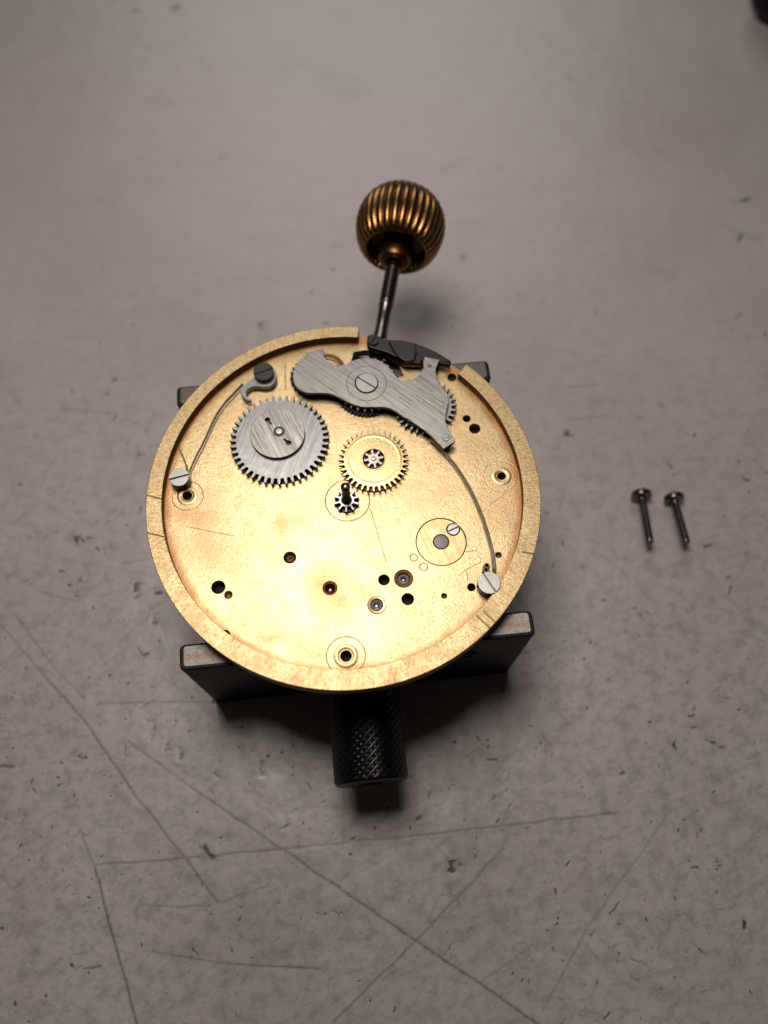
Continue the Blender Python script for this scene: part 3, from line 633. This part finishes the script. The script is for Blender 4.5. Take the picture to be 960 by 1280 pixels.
# ---- steel yoke
yo = [(-3.088, 18.233, 1), (-3.680, 17.873), (-4.863, 17.591, 1), (-5.143, 17.009), (-5.736, 16.402), (-6.149, 15.597), (-6.329, 14.480), (-6.072, 13.295), (-5.428, 12.536), (-4.376, 12.165), (-2.923, 12.188), (-1.813, 12.059), (-0.847, 11.604), (0.367, 10.906), (1.742, 10.452), (3.104, 10.433), (4.238, 10.451), (5.240, 10.157), (6.332, 9.363), (7.597, 8.475), (9.076, 7.396), (10.113, 6.219), (10.948, 5.287, 1), (12.218, 6.152, 1), (12.243, 6.492, 1), (11.504, 7.787), (11.198, 8.929), (11.382, 10.337), (11.609, 11.480), (11.406, 12.469), (10.696, 13.500), (10.276, 14.619), (10.193, 15.549), (10.644, 16.798, 1), (8.896, 17.205, 1), (8.716, 16.583), (8.674, 15.525), (8.107, 14.584), (7.332, 14.061), (6.513, 13.963), (5.876, 14.208), (5.326, 14.935), (4.679, 15.815), (3.751, 16.513), (2.815, 16.888), (1.715, 16.903), (0.616, 16.570), (-0.198, 16.114), (-0.759, 15.943, 1), (-1.340, 15.847), (-2.222, 16.373), (-2.776, 16.982), (-2.865, 17.580)]
SX = (2.186, 13.512)
yoke = flat('setting_yoke', [smooth(yo, 4), circ(SX, 1.42, 40)], 22.5, 22.9, M['steel'], mv, .05, label='long curved brushed steel yoke plate')
flat('ring_washer', [circ(SX, 2.24, 56), circ(SX, 1.36, 40)], 22.88, 22.93, M['steel'], yoke, .02, org=(SX[0], SX[1], 22.88))
torus_ring('ring_groove', SX, 2.25, 2.34, 22.87, 22.915, M['dark_steel'], yoke)
flat('screw_seat', [circ(SX, 1.42, 32)], 22.3, 22.5, M['dark_steel'], yoke, 0)
shade_sides(yoke, M['dark_steel']); shade_sides(dk, M['dark_steel']); shade_sides(wh, M['dark_steel']); shade_sides(sw_, M['dark_steel']); shade_sides(cn, M['dark_steel'])  # side walls painted dark in place of real shading
screw('yoke_screw', (2.204, 13.554), 1.25, 22.45, 23.02, -34, M['steel_plain'], yoke, .13, .28)
screw('rivet', (11.199, 6.635), .38, 22.8, 22.97, 20, M['steel_plain'], yoke, .07, .08)
torus_ring('rivet_ring', (11.199, 6.635), .38, .47, 22.87, 22.92, M['dark_steel'], yoke)
torus_ring('punch_mark', (9.455, 15.946), .08, .22, 22.87, 22.92, M['dark_steel'], yoke)
lathe('yoke_post', [(1.3, 21.5), (1.3, 22.36)], (SX[0], SX[1], 0), M['dark_steel'], yoke, 28)
lathe('yoke_foot', [(.5, 21.2), (.5, 22.36)], (11.399, 6.785) + (0,), M['dark_steel'], yoke, 20)

# ---- dark setting lever bridging the gap in the rim
lv = [(2.179, 20.068, 1), (2.505, 20.319), (3.167, 20.319), (3.453, 20.145, 1), (4.121, 19.655, 1), (6.195, 19.578, 1), (7.703, 19.215, 1), (9.766, 18.311), (11.346, 17.296), (11.991, 16.817, 1), (11.890, 16.327, 1), (10.496, 16.521, 1), (8.727, 16.818), (8.539, 16.435, 1), (6.490, 16.511, 1), (5.740, 17.151, 1), (4.330, 17.948), (2.634, 18.469, 1), (2.137, 18.902)]
lev = flat('setting_lever', [smooth(lv, 3)], 21.7, 22.7, M['dark_steel'], mv, .14, label='dark steel setting lever lying across the gap in the rim')
flat('lever_block', [[(4.688, 19.065), (6.281, 19.147), (7.781, 18.785), (7.919, 17.692), (7.685, 16.548), (6.572, 16.475), (5.639, 17.165)]], 22.6, 23.15, M['dark_steel'], lev, .1)
me_, og_ = screw_mesh((2.855, 19.312), .62, 22.6, 23.0, 60, .12, .14); finish('lever_screw', me_, M['dark_steel'], lev, og_)
flat('cover_spring', [[(7.789, 18.808), (9.566, 18.122), (11.236, 17.167), (11.786, 16.633), (10.576, 16.559), (8.905, 17.074), (7.928, 17.712)]], 22.65, 22.85, M['dark_steel'], lev, .06)

# ---- click, its screw and long wire spring
c1 = (-9.723, 14.884)
clk = flat('click', [smooth([(-10.870, 14.705), (-11.202, 14.164), (-11.637, 13.783), (-12.202, 13.295), (-12.356, 12.656), (-12.008, 11.976), (-11.466, 11.481), (-11.022, 11.436, 1), (-10.993, 11.667, 1), (-11.420, 11.849), (-11.637, 12.298), (-11.566, 12.828), (-11.180, 13.226), (-10.588, 13.342), (-9.657, 13.250), (-8.882, 13.422), (-8.409, 13.995), (-8.323, 14.854), (-8.702, 15.711), (-9.842, 16.017), (-10.745, 15.569)], 4)], 21.6, 22.2, M['steel_wheel'], mv, .05, label='hooked steel click resting on the winding wheel')
screw('click_screw', c1, 1.17, 22.15, 23.0, 22, M['blue_steel'], clk, .10, .25, label='blackened slotted screw at the upper left')
sp1 = openspline([(-12.228, 13.840), (-13.312, 12.335), (-14.218, 11.059), (-15.032, 9.384), (-15.672, 7.428), (-16.232, 5.703), (-16.733, 4.399), (-17.200, 2.815), (-17.186, 2.229)])
ribbon('click_spring', sp1, (.22, .13), 21.65, 21.95, M['spring'], mv, .03, label='long thin bent wire spring on the left side')
ribbon('spring_tail', openspline([(-18.834, 5.662), (-18.271, 4.574), (-17.748, 3.395), (-17.559, 2.418)]), (.13, .16), 21.6, 22.0, M['spring'], mv, .02)
screw('spring_screw', (-18.139, 1.486), 1.10, 21.25, 22.7, 17, M['steel_plain'], mv, .13, .32, label='tall slotted steel screw at the left rim')
# ---- yoke spring on the right
sp2 = openspline([(9.443, 6.959), (10.249, 6.266), (11.136, 5.277), (12.491, 3.416), (13.894, 0.811), (14.956, -1.932), (15.656, -4.436), (16.059, -6.440), (16.157, -8.416)])
ribbon('yoke_spring', sp2, (.15, .36), 21.75, 22.1, M['spring'], mv, .04, label='long curved blade spring on the right side')
sp3 = openspline([(14.231, 0.240), (15.162, -2.305), (15.816, -4.802), (16.217, -6.800), (16.320, -8.591)])
ribbon('spring_leaf', sp3, (.08, .14), 21.7, 22.2, M['spring'], mv, .02)
for (u, z0) in (((15.369, -8.081), 0), ((15.268, -8.571), 1)):
    torus_ring('spring_coil', u, .10, .38, 21.5, 22.3 - .1 * z0, M['spring'], mv)
screw('spring_screw', (15.500, -10.126), 1.20, 21.25, 22.7, -58, M['steel_plain'], mv, .15, .32, label='tall slotted steel screw at the lower right')

# ---- stem and crown
a_st = math.atan2(1.5000, 10.5200)     # the stem leans a little to the right of straight out
def along(k, z): return (0.54 + k * sin(a_st), k * cos(a_st), z)
RS = Matrix.Rotation(-a_st, 4, 'Z') @ Matrix.Rotation(-pi / 2, 4, 'X')
ZS = 20.15
stem_prof = [(0, -6), (.84, -6), (.86, 0), (.86, 1.8), (.81, 1.9), (.81, 5.6), (.92, 5.8), (.92, 6.2), (.86, 6.3)]
for k in range(13): stem_prof += [(.93, 6.45 + k * .42), (.80, 6.66 + k * .42)]
stem_prof += [(.80, 12.2), (0, 12.2)]
stem = lathe('stem', stem_prof, along(20.6, ZS), M['stem'], mv, 32, None, RS, label='dark steel winding stem, threaded toward the crown')
NR = 32
def rib(r, z, a):
    k = max(0.0, min(1.0, (r - 2.4) / 1.6)) * (1 if -4.4 < z < 6.2 else 0)
    return r * (1 - .048 * k * (1 - abs(sin(a * NR / 2))) ** 1.3)
cr_prof = [(3.5, -1.6), (3.75, -3.5), (3.95, -3.85), (4.25, -3.9), (4.7, -3.5), (5.1, -2.8), (5.45, -2.0), (5.72, -.7), (5.8, .5), (5.66, 1.6), (5.25, 2.75), (4.6, 3.75), (3.8, 4.45), (3.0, 4.85), (2.2, 5.1), (1.2, 5.2), (0, 5.25)]
CRK = 38.6
crown = lathe('crown', cr_prof, along(CRK, ZS), M['crown'], mv, NR * 12, rib, RS, label='fluted onion-shaped old brass crown', ang=70)
lathe('crown_recess', [(3.7, -3.2), (3.45, -1.8), (2.9, -1.5), (1.9, -1.4)], along(CRK, ZS), M['crown_in'], crown, 48, None, RS)
lathe('crown_collar', [(2.2, -.6), (1.75, -2.4), (1.75, -3.4), (2.0, -3.9), (2.1, -5.0), (1.9, -5.4), (1.4, -5.6), (1.15, -5.6), (.9, -5.2)], along(CRK, ZS), M['crown_in'], crown, 48, None, RS)

# ================================================================ loose screws on the bench
def loose(head, tip, z, label, hr, sr, tilt):
    L = math.hypot(tip[0] - head[0], tip[1] - head[1]); a = math.atan2(tip[1] - head[1], tip[0] - head[0])
    t = thing('loose_screw', label, 'screw', (head[0], head[1], 0), 'loose screws on the bench')
    ORG[t.name] = Vector((head[0], head[1], 0))
    R_ = Matrix.Rotation(a, 4, 'Z') @ Matrix.Rotation(pi / 2 + tilt, 4, 'Y')
    prof = [(sr * 1.0, .25), (sr * .9, .6), (sr * .86, .9)]
    z_ = 1.1
    while z_ < L - .4: prof += [(sr, z_), (sr * .88, z_ + .17)]; z_ += .34
    prof += [(sr * .92, L - .25), (sr * .84, L - .06), (sr * .7, L), (0, L)]
    lathe('shank', prof, (head[0], head[1], z), M['loose'], t, 24, None, R_, ang=50)
    hm = lathe_mesh([(sr, .32), (hr * .62, .30), (hr * .96, .16), (hr, .0), (hr * .98, -.42), (hr * .84, -.62), (hr * .3, -.72), (hr * .29, -.5), (0, -.5)], 40)
    hm.transform(R_); finish('head', hm, M['loose'], t, (head[0], head[1], z))
    sl = flat_mesh([[(-hr * .8, -.11), (hr * .8, -.11), (hr * .8, .11), (-hr * .8, .11)]], -.74, -.60, (0, 0, 0)); sl.transform(R_)
    finish('slot', sl, M['hole'], t, (head[0], head[1], z))
loose((39.612, 9.205), (39.769, 1.999), 1.32, 'small dark round-headed screw lying loose, the one nearer the movement', 1.42, .53, -.125)
loose((44.032, 8.796), (44.656, 2.094), 1.32, 'small dark screw lying loose, the outer one with a bright glint on its head', 1.38, .54, -.118)

# ================================================================ dark tool end at the far right corner
tb = thing('tool_handle', 'black rounded tool handle cut off by the top right corner', 'tool', (76, 107, 0))
RT_ = Matrix.Rotation(radians(-52), 4, 'Z') @ Matrix.Rotation(-pi / 2, 4, 'X')
lathe('grip', [(0, -6.4), (2.6, -6.1), (4.4, -4.9), (5.2, -3.2), (5.4, 0), (5.0, 6), (5.4, 14), (5.2, 30), (0, 31)], (74.6, 106.2, 5.5), M['black'], tb, 48, None, RT_)
lathe('ferrule', [(3.0, 30.5), (2.8, 38), (1.2, 38.2), (1.2, 60), (0, 60)], (74.6, 106.2, 5.5), M['steel_plain'], tb, 32, None, RT_)
